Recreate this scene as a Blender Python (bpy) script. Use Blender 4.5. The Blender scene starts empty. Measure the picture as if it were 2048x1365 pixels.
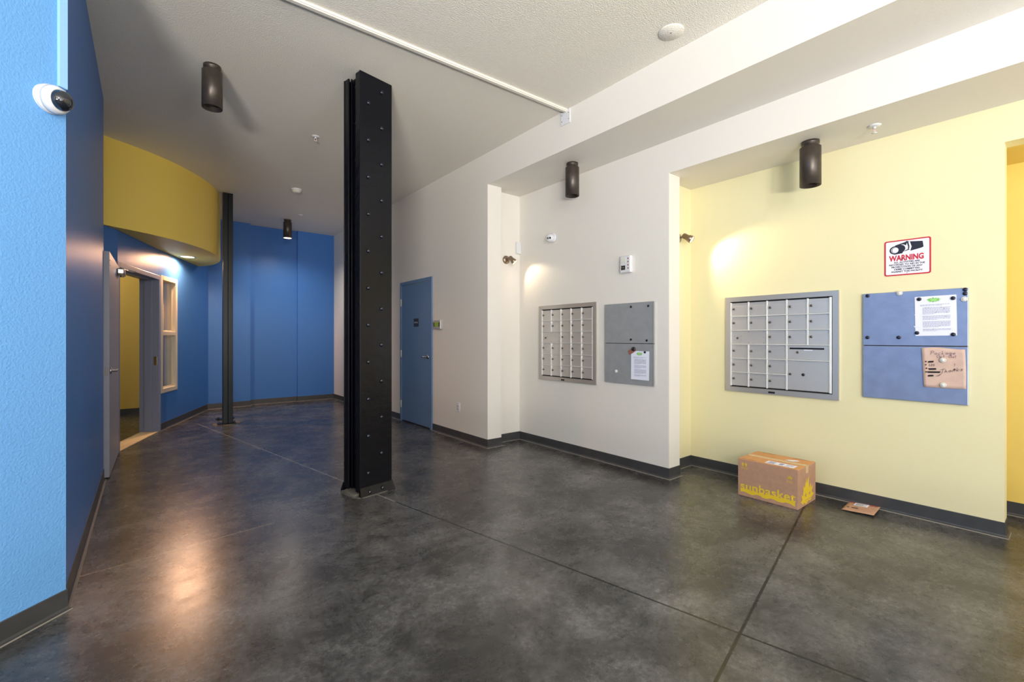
import bpy, bmesh, math, random
from mathutils import Vector, Matrix
PI = math.pi
random.seed(7)
sc = bpy.context.scene
COL = sc.collection
CEIL = 3.51

# ---------------------------------------------------------------- camera
cd = bpy.data.cameras.new('camera')
cam = bpy.data.objects.new('camera', cd); COL.objects.link(cam)
cd.sensor_width = 36.0
cd.lens = 910.0 / 2048.0 * 36.0
cd.shift_y = -6.5 / 2048.0
cd.clip_start = 0.02
cam.location = (0, 0, 1.31)
cam.rotation_euler = (PI / 2, 0, -math.radians(38.81))
sc.camera = cam

# ---------------------------------------------------------------- view and world
sc.view_settings.view_transform = 'Standard'
sc.view_settings.look = 'None'
sc.view_settings.gamma = 1.0
sc.view_settings.exposure = 0.12
sc.view_settings.use_curve_mapping = False
w = bpy.data.worlds.new('sky'); sc.world = w
w.use_nodes = True
w.node_tree.nodes['Background'].inputs[0].default_value = (0.80, 0.90, 1.0, 1)
w.node_tree.nodes['Background'].inputs[1].default_value = 1.0

def area(name, loc, size, aim, power, color):
    l = bpy.data.lights.new(name, 'AREA'); l.shape = 'RECTANGLE'
    l.size, l.size_y = size; l.energy = power; l.color = color
    o = bpy.data.objects.new(name, l); COL.objects.link(o)
    o.location = loc
    o.rotation_euler = Vector(aim).to_track_quat('-Z', 'Y').to_euler()
    return o

# daylight standing in the four street windows behind the camera
DAY = (1.0, 0.975, 0.94)
for wx, wz, wh, wp in ((-2.45, 1.95, 2.5, 48), (-0.55, 2.65, 1.2, 112), (1.35, 1.95, 2.5, 42), (3.15, 1.95, 2.5, 22)):
    area('window_daylight', (wx, -3.22, wz), (1.35 if wh > 2 else 1.0, wh), (0, 1, 0.0), wp, DAY)
# sunlit pavement outside, throwing light up through the windows onto the ceiling
area('sunlit_pavement', (-4.2, -5.6, .03), (2.6, 2.0), (0, 0, 1), 3500, (1.0, .96, .90))
area('sunlit_pavement', (1.5, -5.2, .03), (2.4, 2.0), (0, 0, 1), 170, (1.0, .96, .90))

# ---------------------------------------------------------------- materials
def lin(c):
    return tuple(((v / 255) / 12.92 if v / 255 <= 0.04045 else (((v / 255) + 0.055) / 1.055) ** 2.4) for v in c)

def mat(name, rgb, rough=0.5, metal=0.0, bump=0.0, bscale=200.0, bdist=0.002, mottle=0.0, mscale=3.0, emit=None, estr=0.0, coat=0.0, detail=4.0, spec=0.5):
    m = bpy.data.materials.new(name); m.use_nodes = True
    nt = m.node_tree; N = nt.nodes; L = nt.links
    b = N['Principled BSDF']
    c = lin(rgb) + (1,)
    b.inputs['Base Color'].default_value = c
    b.inputs['Roughness'].default_value = rough
    b.inputs['Metallic'].default_value = metal
    b.inputs['Coat Weight'].default_value = coat
    b.inputs['Specular IOR Level'].default_value = spec
    if emit:
        b.inputs['Emission Color'].default_value = lin(emit) + (1,)
        b.inputs['Emission Strength'].default_value = estr
    if bump or mottle:
        tc = N.new('ShaderNodeTexCoord')
    if bump:
        n = N.new('ShaderNodeTexNoise'); n.inputs['Scale'].default_value = bscale; n.inputs['Detail'].default_value = detail
        L.new(tc.outputs['Object'], n.inputs['Vector'])
        bp = N.new('ShaderNodeBump'); bp.inputs['Strength'].default_value = bump; bp.inputs['Distance'].default_value = bdist
        L.new(n.outputs['Fac'], bp.inputs['Height']); L.new(bp.outputs['Normal'], b.inputs['Normal'])
    if mottle:
        n2 = N.new('ShaderNodeTexNoise'); n2.inputs['Scale'].default_value = mscale; n2.inputs['Detail'].default_value = 6
        L.new(tc.outputs['Object'], n2.inputs['Vector'])
        r = N.new('ShaderNodeMapRange'); r.inputs['From Min'].default_value = .35; r.inputs['From Max'].default_value = .65
        r.inputs['To Min'].default_value = 1 - mottle; r.inputs['To Max'].default_value = 1 + mottle
        L.new(n2.outputs['Fac'], r.inputs['Value'])
        mx = N.new('ShaderNodeVectorMath'); mx.operation = 'SCALE'
        mx.inputs[0].default_value = c[:3]
        L.new(r.outputs['Result'], mx.inputs['Scale']); L.new(mx.outputs['Vector'], b.inputs['Base Color'])
    return m

M = {}
M['white_wall'] = mat('white_wall_paint', (224, 219, 211), .55, bump=.25, bscale=120, bdist=.003)
M['ceiling'] = mat('ceiling_paint', (234, 228, 216), .7, bump=.7, bscale=110, bdist=.007, detail=3)
M['blue_lit'] = mat('blue_wall_paint_lit', (104, 164, 226), .55, bump=.55, bscale=95, bdist=.006, detail=3)  # the blue wall paint again, lightened so the colour carries the bright daylight
M['blue'] = mat('royal_blue_wall_paint', (62, 114, 186), .38, bump=.3, bscale=110, bdist=.003, spec=.35)
M['yellow_pale'] = mat('pale_yellow_wall_paint', (226, 218, 176), .55, bump=.2, bscale=120, bdist=.003)
M['yellow_deep'] = mat('deep_yellow_wall_paint', (234, 204, 104), .5, bump=.2, bscale=120, bdist=.003)
M['yellow_bulk'] = mat('mustard_yellow_paint', (244, 212, 100), .5, bump=.2, bscale=120, bdist=.003)
M['base'] = mat('black_rubber_baseboard', (62, 62, 63), .42, mottle=.12, mscale=9)
M['toe_pale'] = mat('pale_baseboard_toe', (128, 122, 114), .6)  # lighter grey on the baseboard's sloping toe faces
M['door_blue'] = mat('slate_blue_door_paint', (96, 124, 160), .35, bump=.08, bscale=150)
M['door_grey'] = mat('mauve_grey_door_paint', (148, 148, 160), .4, bump=.05)
M['frame_grey'] = mat('grey_blue_frame_paint', (128, 134, 158), .4)
M['frame_beige'] = mat('beige_window_frame_paint', (205, 197, 178), .45)
M['bronze'] = mat('dark_bronze_metal', (78, 70, 64), .38, metal=.55, mottle=.1, mscale=20)
M['nickel'] = mat('brushed_brown_nickel', (150, 132, 114), .28, metal=.8)
M['conduit'] = mat('painted_conduit', (224, 217, 205), .5)
M['bronze_in'] = mat('black_baffle', (14, 13, 12), .6)
M['column'] = mat('glossy_blue_black_column_paint', (11, 12, 19), .27, bump=.5, bscale=12, bdist=.008, detail=8, spec=.26)
M['rivet'] = mat('glossy_rivet_paint', (16, 20, 34), .12, coat=.6)
M['column2'] = mat('glossy_green_black_column_paint', (14, 19, 24), .28, bump=.15, bscale=30, spec=.35)
M['concrete'] = mat('broken_concrete', (98, 95, 86), .9, bump=.8, bscale=60, bdist=.01, mottle=.3, mscale=25)
M['alu'] = mat('brushed_aluminium', (206, 201, 197), .30, metal=.5)
M['alu_frame'] = mat('aluminium_trim', (196, 190, 184), .3, metal=.6)
M['alu_white'] = mat('pale_divider_metal', (232, 232, 230), .4, metal=.35)
M['board_grey'] = mat('grey_painted_steel', (164, 167, 170), .36, metal=.3, mottle=.05, mscale=14)
M['board_blue'] = mat('blue_grey_painted_steel', (146, 156, 184), .3, metal=.5, mottle=.06, mscale=12)
M['chrome'] = mat('satin_chrome', (190, 190, 192), .2, metal=1)
M['lock'] = mat('lock_metal', (120, 112, 106), .3, metal=.9)
M['black'] = mat('black_plastic', (16, 17, 22), .4)
M['navy'] = mat('dark_navy_magnet', (20, 22, 46), .35)
M['white'] = mat('white_plastic', (216, 216, 219), .35)
M['offwhite'] = mat('aged_white_plastic', (214, 212, 198), .4)
M['paper'] = mat('white_paper', (226, 228, 242), .8)
M['ink'] = mat('grey_ink', (146, 148, 176), .8)
M['ink_dark'] = mat('black_ink', (40, 34, 42), .8)
M['ink_purple'] = mat('purple_marker_ink', (92, 66, 106), .8)
M['green'] = mat('green_print', (124, 190, 92), .8)
M['green_pale'] = mat('pale_green_print', (176, 222, 150), .8)
M['kraft_note'] = mat('kraft_note_paper', (205, 176, 162), .85, mottle=.06, mscale=12)
M['kraft'] = mat('kraft_cardboard', (178, 138, 112), .8, mottle=.05, mscale=30, bump=.1, bscale=80)
M['kraft_top'] = mat('orange_kraft_cardboard', (205, 150, 96), .8, mottle=.05, mscale=20)
M['tape'] = mat('clear_packing_tape', (206, 176, 130), .25)
M['sun_yellow'] = mat('yellow_box_print', (226, 192, 40), .7)
M['gold_print'] = mat('dull_gold_box_print', (214, 180, 52), .7)
M['red'] = mat('red_sign_print', (190, 30, 48), .45)
M['sign_white'] = mat('white_sign_face', (232, 230, 242), .4)
M['sign_ink'] = mat('navy_sign_print', (26, 30, 48), .5)
M['raceway'] = mat('lit_blue_raceway', (150, 200, 244), .35)  # blue lightened to stand in for the light the raceway catches
M['glass_dome'] = mat('smoked_dome', (20, 24, 34), .06, coat=1.0)
M['bulb'] = mat('glowing_warm_lamp', (255, 240, 215), .4, emit=(255, 206, 130), estr=9)
M['bulb_soft'] = mat('glowing_lamp_face', (255, 240, 215), .4, emit=(255, 226, 180), estr=6)
M['threshold'] = mat('beige_threshold', (206, 184, 146), .55, mottle=.08, mscale=20)
M['screen_green'] = mat('green_keypad_label', (140, 170, 40), .5)
M['pink'] = mat('faded_photo_print', (150, 96, 84), .6)

def glass_mat():
    m = bpy.data.materials.new('clear_pane'); m.use_nodes = True
    nt = m.node_tree; N = nt.nodes; L = nt.links
    N.remove(N['Principled BSDF'])
    g = N.new('ShaderNodeBsdfGlossy'); g.inputs['Roughness'].default_value = .02
    t = N.new('ShaderNodeBsdfTransparent'); lw = N.new('ShaderNodeLayerWeight'); lw.inputs['Blend'].default_value = .5
    f = N.new('ShaderNodeMath'); f.operation = 'POWER'; L.new(lw.outputs['Facing'], f.inputs[0]); f.inputs[1].default_value = 5.0
    mx = N.new('ShaderNodeMixShader')
    L.new(f.outputs[0], mx.inputs[0]); L.new(t.outputs[0], mx.inputs[1]); L.new(g.outputs[0], mx.inputs[2])
    L.new(mx.outputs[0], N['Material Output'].inputs['Surface'])
    return m
M['glass'] = glass_mat()

def floor_mat():
    m = bpy.data.materials.new('polished_dark_concrete'); m.use_nodes = True
    nt = m.node_tree; N = nt.nodes; L = nt.links
    b = N['Principled BSDF']
    tc = N.new('ShaderNodeTexCoord')
    def noise(scale, detail, rough=.6, dist=0.0):
        n = N.new('ShaderNodeTexNoise'); n.inputs['Scale'].default_value = scale
        n.inputs['Detail'].default_value = detail; n.inputs['Roughness'].default_value = rough
        n.inputs['Distortion'].default_value = dist
        L.new(tc.outputs['Object'], n.inputs['Vector']); return n
    def rng(src, a, bb, c, d):
        r = N.new('ShaderNodeMapRange'); r.clamp = True
        r.inputs['From Min'].default_value = a; r.inputs['From Max'].default_value = bb
        r.inputs['To Min'].default_value = c; r.inputs['To Max'].default_value = d
        L.new(src, r.inputs['Value']); return r.outputs['Result']
    def math_(op, a, bb=None, c=None):
        q = N.new('ShaderNodeMath'); q.operation = op
        for i, v in enumerate((a, bb, c)):
            if v is None: continue
            if isinstance(v, (int, float)): q.inputs[i].default_value = v
            else: L.new(v, q.inputs[i])
        return q.outputs[0]
    mid = noise(6, 8, .7, .2); fine = noise(34, 10, .85)
    gran = rng(noise(42, 8, .9).outputs['Fac'], .36, .70, 0.0, 1.0)
    patch = rng(noise(2.3, 12, .80, .25).outputs['Fac'], .42, .62, .22, 1.05)
    soft = rng(noise(1.1, 6, .6).outputs['Fac'], .36, .66, .5, 1.1)
    v = math_('MULTIPLY', math_('ADD', math_('MULTIPLY', gran, .9), .14), math_('MULTIPLY', patch, soft))
    v = math_('ADD', v, .07)
    cr = N.new('ShaderNodeValToRGB')
    cr.color_ramp.elements[0].color = lin((24, 24, 24)) + (1,)
    cr.color_ramp.elements[1].color = lin((132, 130, 128)) + (1,)
    cr.color_ramp.elements[0].position = .05; cr.color_ramp.elements[1].position = 1.15 if False else 1.0
    L.new(v, cr.inputs['Fac'])
    col = cr.outputs['Color']
    sep = N.new('ShaderNodeSeparateXYZ'); L.new(tc.outputs['Object'], sep.inputs[0])
    def joint(p, q, width, rgb, strength, col, tmin=-1e3, tmax=1e3):
        d = (Vector(q) - Vector(p)).normalized(); n = Vector((-d.y, d.x))
        s = math_('ADD', math_('MULTIPLY', sep.outputs[0], n.x), math_('MULTIPLY', sep.outputs[1], n.y))
        dist = math_('ABSOLUTE', math_('SUBTRACT', s, n.x * p[0] + n.y * p[1]))
        k = rng(dist, width * .5, width, strength, 0.0)
        t = math_('ADD', math_('MULTIPLY', sep.outputs[0], d.x), math_('MULTIPLY', sep.outputs[1], d.y))
        t0 = d.x * p[0] + d.y * p[1]
        k = math_('MULTIPLY', k, math_('GREATER_THAN', t, t0 + tmin)); k = math_('MULTIPLY', k, math_('LESS_THAN', t, t0 + tmax))
        mx = N.new('ShaderNodeMix'); mx.data_type = 'RGBA'
        L.new(k, mx.inputs['Factor']); L.new(col, mx.inputs[6]); mx.inputs[7].default_value = lin(rgb) + (1,)
        return mx.outputs[2]
    # the slab's saw-cut joints: dust-filled far away, open and dark near
    col = joint((1.55, 3.42), (.757, 7.616), .009, (150, 146, 140), .8, col, 0, 5.1)
    col = joint((2.048, .937), (1.55, 3.42), .008, (5, 5, 5), 1.0, col, -1.2, 2.53)
    col = joint((2.048, .937), (3.896, 1.313), .009, (4, 4, 4), 1.0, col, -6, 6)
    col = joint((-.286, 3.43), (1.195, 3.63), .009, (150, 138, 120), .55, col, 0, 1.0)  # beige stretch painted in place of a warm glint along this joint
    col = joint((-.286, 3.43), (1.195, 3.63), .006, (90, 88, 86), .4, col, 1.0, 5)
    col = joint((-.234, 6.332), (2.099, 6.859), .009, (120, 112, 104), .55, col, 0, 3.2)
    L.new(col, b.inputs['Base Color'])
    L.new(rng(mid.outputs['Fac'], .3, .7, .23, .31), b.inputs['Roughness'])
    b.inputs['Specular IOR Level'].default_value = .52
    bp = N.new('ShaderNodeBump'); bp.inputs['Strength'].default_value = .06; bp.inputs['Distance'].default_value = .003
    L.new(fine.outputs['Fac'], bp.inputs['Height']); L.new(bp.outputs['Normal'], b.inputs['Normal'])
    return m
M['floor'] = floor_mat()

# ---------------------------------------------------------------- mesh helpers
class B:
    def __init__(s): s.bm = bmesh.new()
    def poly(s, pts, mi=0):
        f = s.bm.faces.new([s.bm.verts.new(p) for p in pts]); f.material_index = mi; return s
    def box(s, x0, x1, y0, y1, z0, z1, bev=0, mi=0, rot=None, seg=2):
        g = bmesh.ops.create_cube(s.bm, size=1)
        vs = g['verts']
        c = Vector(((x0 + x1) / 2, (y0 + y1) / 2, (z0 + z1) / 2))
        for v in vs:
            v.co = Vector((v.co.x * (x1 - x0), v.co.y * (y1 - y0), v.co.z * (z1 - z0)))
        if rot is not None:
            bmesh.ops.rotate(s.bm, verts=vs, cent=(0, 0, 0), matrix=rot)
        for v in vs: v.co += c
        fs = {f for v in vs for f in v.link_faces}
        for f in fs: f.material_index = mi
        if bev:
            es = {e for v in vs for e in v.link_edges}
            r = bmesh.ops.bevel(s.bm, geom=list(es), offset=bev, segments=seg, affect='EDGES', profile=.5)
            for f in r['faces']: f.material_index = mi
        return s
    def prism(s, pts, z0, z1, mi=0):
        a = [s.bm.verts.new((p[0], p[1], z0)) for p in pts]
        b = [s.bm.verts.new((p[0], p[1], z1)) for p in pts]
        n = len(pts)
        fs = [s.bm.faces.new(a[::-1]), s.bm.faces.new(b)]
        for i in range(n):
            fs.append(s.bm.faces.new((a[i], a[(i + 1) % n], b[(i + 1) % n], b[i])))
        for f in fs: f.material_index = mi
        return s
    def prism_y(s, pts, y0, y1, mi=0):          # outline in x,z and thickness in y
        a = [s.bm.verts.new((p[0], y0, p[1])) for p in pts]
        b = [s.bm.verts.new((p[0], y1, p[1])) for p in pts]
        n = len(pts)
        fs = [s.bm.faces.new(a), s.bm.faces.new(b[::-1])]
        for i in range(n):
            fs.append(s.bm.faces.new((a[(i + 1) % n], a[i], b[i], b[(i + 1) % n])))
        for f in fs: f.material_index = mi
        return s
    def lathe(s, prof, at=(0, 0, 0), axis=(0, 0, 1), seg=32, mi=0, smooth=True):
        q = Vector((0, 0, 1)).rotation_difference(Vector(axis).normalized())
        rings = []
        for r, h in prof:
            if r < 1e-6:
                rings.append([s.bm.verts.new(q @ Vector((0, 0, h)) + Vector(at))])
            else:
                rings.append([s.bm.verts.new(q @ Vector((r * math.cos(2 * PI * i / seg), r * math.sin(2 * PI * i / seg), h)) + Vector(at)) for i in range(seg)])
        for A, C in zip(rings, rings[1:]):
            for i in range(seg):
                j = (i + 1) % seg
                if len(A) == 1 and len(C) == 1: continue
                if len(A) == 1: f = s.bm.faces.new((A[0], C[j], C[i]))
                elif len(C) == 1: f = s.bm.faces.new((A[i], A[j], C[0]))
                else: f = s.bm.faces.new((A[i], A[j], C[j], C[i]))
                f.smooth = smooth; f.material_index = mi
        return s
    def tube(s, pts, r, seg=8, mi=0):
        pts = [Vector(p) for p in pts]
        prev = None
        for k, p in enumerate(pts):
            d = (pts[min(k + 1, len(pts) - 1)] - pts[max(k - 1, 0)]).normalized()
            up = Vector((0, 0, 1)) if abs(d.z) < .9 else Vector((0, 1, 0))
            u = d.cross(up).normalized(); v = d.cross(u)
            ring = [s.bm.verts.new(p + r * (math.cos(2 * PI * i / seg) * u + math.sin(2 * PI * i / seg) * v)) for i in range(seg)]
            if prev:
                for i in range(seg):
                    f = s.bm.faces.new((prev[i], prev[(i + 1) % seg], ring[(i + 1) % seg], ring[i])); f.smooth = True; f.material_index = mi
            else:
                s.bm.faces.new(ring[::-1]).material_index = mi
            prev = ring
        s.bm.faces.new(prev).material_index = mi
        return s
    def text(s, body, x, y, z, size, bold=0.0, align='LEFT', mi=0, sx=1.0, rot=0.0, flat=False, shear=0.0, spacing=1.0, off=.0004):
        """lettering that reads along local x, stands up along z and faces -y (or lies flat facing +z)"""
        cu = bpy.data.curves.new('lettering', 'FONT'); cu.body = body; cu.size = size
        cu.offset = bold; cu.align_x = align; cu.resolution_u = 3; cu.shear = shear; cu.space_character = spacing
        o = bpy.data.objects.new('lettering', cu); COL.objects.link(o)
        bpy.context.view_layer.update()
        me = bpy.data.meshes.new_from_object(o.evaluated_get(bpy.context.evaluated_depsgraph_get()))
        T = Matrix.Translation((x, y, z)) @ (Matrix() if flat else Matrix.Rotation(PI / 2, 4, 'X')) @ Matrix.Rotation(rot, 4, 'Z') @ Matrix.Diagonal((sx, 1, 1, 1))
        me.transform(T)
        n0 = len(s.bm.faces)
        s.bm.from_mesh(me)
        s.bm.faces.ensure_lookup_table()
        for f in s.bm.faces[n0:]: f.material_index = mi
        bpy.data.objects.remove(o); bpy.data.curves.remove(cu); bpy.data.meshes.remove(me)
        return s
    def stroke(s, pts, wd, y, mi=0):            # pen stroke on a sheet facing -y
        for (x0, z0), (x1, z1) in zip(pts, pts[1:]):
            d = Vector((x1 - x0, z1 - z0)); L_ = d.length
            if L_ < 1e-6: continue
            d /= L_; n = Vector((-d.y, d.x)) * wd / 2; d *= wd * .35
            s.poly([(x0 - d.x - n.x, y, z0 - d.y - n.y), (x1 + d.x - n.x, y, z1 + d.y - n.y), (x1 + d.x + n.x, y, z1 + d.y + n.y), (x0 - d.x + n.x, y, z0 - d.y + n.y)], mi)
        return s

def obj(name, b, mats, parent=None, loc=None, fix=True, rot=None):
    bm = b.bm
    if fix: bmesh.ops.recalc_face_normals(bm, faces=bm.faces)
    me = bpy.data.meshes.new(name); bm.to_mesh(me); bm.free()
    if not isinstance(mats, (list, tuple)): mats = [mats]
    for m in mats: me.materials.append(m)
    o = bpy.data.objects.new(name, me); COL.objects.link(o)
    if parent: o.parent = parent
    if loc: o.location = loc
    if rot: o.rotation_euler = rot
    return o

def thing(name, label, cat, loc=(0, 0, 0), rz=0.0, group=None, rot=None):
    o = bpy.data.objects.new(name, None); COL.objects.link(o)
    o.empty_display_size = .05
    o.location = loc; o.rotation_euler = rot if rot else (0, 0, rz)
    o['label'] = label; o['category'] = cat
    if group: o['group'] = group
    return o

def tag(o, label, cat, group=None):
    o['label'] = label; o['category'] = cat
    if group: o['group'] = group
    return o

def struct(name, b=None, mats=None, label=None, loc=None, empty=False, rz=0.0, rot=None):
    if empty:
        o = bpy.data.objects.new(name, None); COL.objects.link(o); o.empty_display_size = .05
        o.location = loc or (0, 0, 0); o.rotation_euler = rot if rot else (0, 0, rz)
    else:
        o = obj(name, b, mats, loc=loc)
    o['kind'] = 'structure'
    if label: o['label'] = label
    return o

def dup(root, loc, label=None, group=None, rz=None, rot=None):
    r = root.copy(); COL.objects.link(r); r.location = loc
    if rz is not None: r.rotation_euler = (0, 0, rz)
    if rot is not None: r.rotation_euler = rot
    if label: r['label'] = label
    if group: r['group'] = group
    for ch in list(root.children):
        c = ch.copy(); COL.objects.link(c); c.parent = r
        for g in list(ch.children):
            d = g.copy(); COL.objects.link(d); d.parent = c
    return r

# ---------------------------------------------------------------- room shell
FL = B(); FL.poly([(-4.2, -3.6, 0), (5.6, -3.6, 0), (5.6, 11.0, 0), (-4.2, 11.0, 0)])
struct('floor', FL, M['floor'], 'mottled dark grey polished concrete floor')
struct('ceiling', B().box(-4.2, 5.6, -3.6, 11.0, CEIL, CEIL + .12), M['ceiling'], 'textured grey white ceiling')

# white wall with the blue door
struct('wall_right_far', B().prism([(3.16, 10.3), (3.16, 4.39), (3.365, 4.39), (3.365, 4.53), (4.0, 4.53), (4.0, 10.3)], 0, 3.135), M['white_wall'])
# dropped beams, each one step nearer and lower
struct('trim_1', B().box(3.16, 5.5, -3.4, 10.3, 3.135, CEIL), M['white_wall'], 'white ceiling beam nearest the middle of the room')
struct('trim_2', B().box(3.77, 5.5, -3.4, 4.53, 2.835, 3.135), M['white_wall'], 'white ceiling beam over the mailboxes')
# mailbox wall
struct('wall_right_middle', B().prism([(3.77, 4.53), (3.77, 2.37), (3.95, 2.37), (3.95, 2.52), (4.3, 2.52), (4.3, 4.53)], 0, 2.835), M['white_wall'])
# pale yellow wall, and its lintel over the opening near the camera
struct('wall_right_return', B().box(3.95, 4.375, 2.50, 2.52, 0, 2.835), M['yellow_pale'])
yb = B().box(4.375, 4.52, .30, 2.52, 0, 2.835)
yb.box(4.375, 4.52, -3.4, .30, 2.59, 2.835)
struct('wall_right_near', yb, M['yellow_pale'])
struct('trim_3', B().box(4.52, 5.5, -3.4, 2.5, 2.59, 2.835), M['yellow_deep'], 'yellow soffit inside the side opening')
struct('wall_right_side', B().box(4.98, 5.1, -3.4, 2.5, 0, 2.59).box(4.52, 4.98, 2.40, 2.50, 0, 2.59), M['yellow_deep'])
# blue wall at the far end, in three slightly stepped panels
struct('wall_back', B().prism([(.45, 9.98), (1.565, 9.98), (1.565, 10.11), (2.43, 10.11), (2.43, 10.06), (3.16, 10.06), (3.16, 10.4), (.45, 10.4)], 0, CEIL), M['blue'])

# far-left blue wall with the open door and the small window
P0 = Vector((-.253, 6.855)); P1 = Vector((.130, 8.012)); P2 = Vector((.869, 9.93))
d1 = (P1 - P0).normalized(); n1 = Vector((-d1.y, d1.x))
d2 = (P2 - P1).normalized(); n2 = Vector((-d2.y, d2.x))
TH = .20
def seg_box(b, p, d, n, s0, s1, z0, z1, t0=0.0, t1=TH, mi=0):
    b.prism([tuple(p + d * s0 + n * t0), tuple(p + d * s1 + n * t0), tuple(p + d * s1 + n * t1), tuple(p + d * s0 + n * t1)], z0, z1, mi)
    return b
LD = (P1 - P0).length
wb = B()
Q0 = Vector((-.60, 6.2)); dq = (P0 - Q0).normalized(); nq = Vector((-dq.y, dq.x))
seg_box(wb, Q0, dq, nq, 0, (P0 - Q0).length, 0, CEIL)
wb.box(-.80, -.60, 5.5, 6.25, 0, CEIL)
seg_box(wb, P0, d1, n1, 0, LD, 2.17, CEIL)
WS0, WS1, WZ0, WZ1 = .085, .60, .555, 2.16
seg_box(wb, P1, d2, n2, 0, WS0, 0, CEIL)
seg_box(wb, P1, d2, n2, WS0, WS1, 0, WZ0)
seg_box(wb, P1, d2, n2, WS0, WS1, WZ1, CEIL)
seg_box(wb, P1, d2, n2, WS1, 2.2, 0, CEIL)
struct('wall_left_far', wb, M['blue'])
# blue wall beside the camera's left, then the brightly lit one, its blue lightened, turning toward the street
struct('wall_left', B().box(-.60, -.305, 3.06, 5.62, 0, CEIL), M['blue'])
NLd = Vector((.72, .694)).normalized(); NLp = Vector((-.300, 3.050)); NLn = Vector((-NLd.y, NLd.x))
struct('wall_left_near', seg_box(B(), NLp, NLd, NLn, -5.3, 0, 0, CEIL, 0, .15), M['blue_lit'])
# room behind the open door
struct('wall_side_room_back', B().box(-2.6, .45, 10.15, 10.25, 0, CEIL).box(-2.7, -2.6, 5.5, 10.25, 0, CEIL), M['yellow_deep'])
struct('wall_side_room_left', B().box(-2.6, -.62, 5.50, 5.60, 0, CEIL), M['yellow_deep'])
struct('baseboard_side_room', B().box(-2.6, .45, 10.135, 10.15, 0, .1), M['base'])
# street front behind the camera: piers, sill and head around four tall windows
fb = B()
fb.box(-4.2, 5.1, -3.4, -3.26, 0, .10); fb.box(-4.2, 5.1, -3.4, -3.26, 3.32, CEIL)
for a, c in ((-4.2, -3.3), (-1.6, -1.4), (.3, .5), (2.2, 2.3), (4.0, 5.1)):
    fb.box(a, c, -3.4, -3.26, .18, 3.32)
struct('wall_front', fb, M['white_wall'])
struct('wall_left_street', B().box(-4.2, -4.08, -3.4, 3.0, 0, CEIL), M['white_wall'])

# baseboards: coved rubber strip swept along each wall
def baseboard(name, pts, side=1, h=.10):
    """side=+1: the room lies to the left of the walking direction"""
    prof = [(0.0, 0.0), (.022, 0.0), (.0190, .005), (.010, .009), (.006, .018), (.0045, h - .003), (.003, h), (0, h)]
    P = [Vector(p) for p in pts]
    b = B(); rings = []
    for i, p in enumerate(P):
        dirs = []
        if i > 0: dirs.append((P[i] - P[i - 1]).normalized())
        if i < len(P) - 1: dirs.append((P[i + 1] - P[i]).normalized())
        ns = [Vector((-d.y, d.x)) * side for d in dirs]
        m = (ns[0] + ns[-1]).normalized(); k = 1 / max(.3, m.dot(ns[0]))
        rings.append([b.bm.verts.new((p.x + m.x * k * t, p.y + m.y * k * t, z)) for t, z in prof])
    n = len(prof)
    for A, C in zip(rings, rings[1:]):
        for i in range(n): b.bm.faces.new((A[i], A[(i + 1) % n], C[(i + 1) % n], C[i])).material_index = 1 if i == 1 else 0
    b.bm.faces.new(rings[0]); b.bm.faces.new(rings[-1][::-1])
    return struct(name, b, [M['base'], M['toe_pale']])
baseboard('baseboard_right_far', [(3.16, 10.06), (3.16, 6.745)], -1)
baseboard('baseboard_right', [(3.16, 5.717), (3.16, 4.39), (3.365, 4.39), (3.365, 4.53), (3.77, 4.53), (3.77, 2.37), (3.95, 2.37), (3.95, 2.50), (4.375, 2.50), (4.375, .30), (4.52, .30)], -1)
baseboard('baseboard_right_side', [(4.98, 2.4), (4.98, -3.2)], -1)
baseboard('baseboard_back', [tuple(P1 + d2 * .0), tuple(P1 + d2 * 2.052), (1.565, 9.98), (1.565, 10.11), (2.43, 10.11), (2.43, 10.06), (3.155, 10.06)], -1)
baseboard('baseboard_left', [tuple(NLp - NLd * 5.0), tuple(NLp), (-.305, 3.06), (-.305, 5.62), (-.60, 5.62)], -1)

# mustard bulkhead over the open door, curved face, flat underside
curve = [(-.47, 6.46), (-.36, 6.62), (-.154, 6.76), (.042, 6.90), (.25, 7.09), (.41, 7.28), (.565, 7.50), (.70, 7.74), (.80, 7.98), (.872, 8.23), (.915, 8.47), (.925, 8.70), (.918, 8.90), (.88, 9.13), (.82, 9.30), (.72, 9.50)]
def smooth_curve(P, n=5):
    P = [Vector(p) for p in P]; out = []
    for i in range(len(P) - 1):
        a, b_, c, d = P[max(i - 1, 0)], P[i], P[i + 1], P[min(i + 2, len(P) - 1)]
        for k in range(n):
            t = k / n
            out.append(.5 * ((2 * b_) + (c - a) * t + (2 * a - 5 * b_ + 4 * c - d) * t * t + (3 * b_ - a - 3 * c + d) * t ** 3))
    out.append(P[-1]); return out
cv = smooth_curve(curve)
pl = [tuple(p) for p in cv] + [tuple(P1 + d2 * 1.59 - n2 * .001), tuple(P1 - n2 * .001), tuple(P0 - n1 * .001)]
blk = obj('bulkhead', B().prism(pl, 2.54, CEIL), M['yellow_bulk'])
for f in blk.data.polygons:
    if abs(f.normal.z) < .5: f.use_smooth = True
blk.data.set_sharp_from_angle(angle=math.radians(35))
blk['kind'] = 'structure'; blk['label'] = 'mustard yellow curved ceiling bulkhead above the open door'; blk.name = 'trim_4'
rl = thing('recessed_light', 'round glowing downlight set into the underside of the yellow bulkhead', 'light', (.49, 8.46, 2.54))
obj('trim_ring', B().lathe([(.115, 0), (.115, -.006), (.085, -.006), (.085, -.001)], seg=40), M['white'], rl)
obj('lamp_face', B().lathe([(0, -.002), (.085, -.002)], seg=40), M['bulb'], rl)
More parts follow.
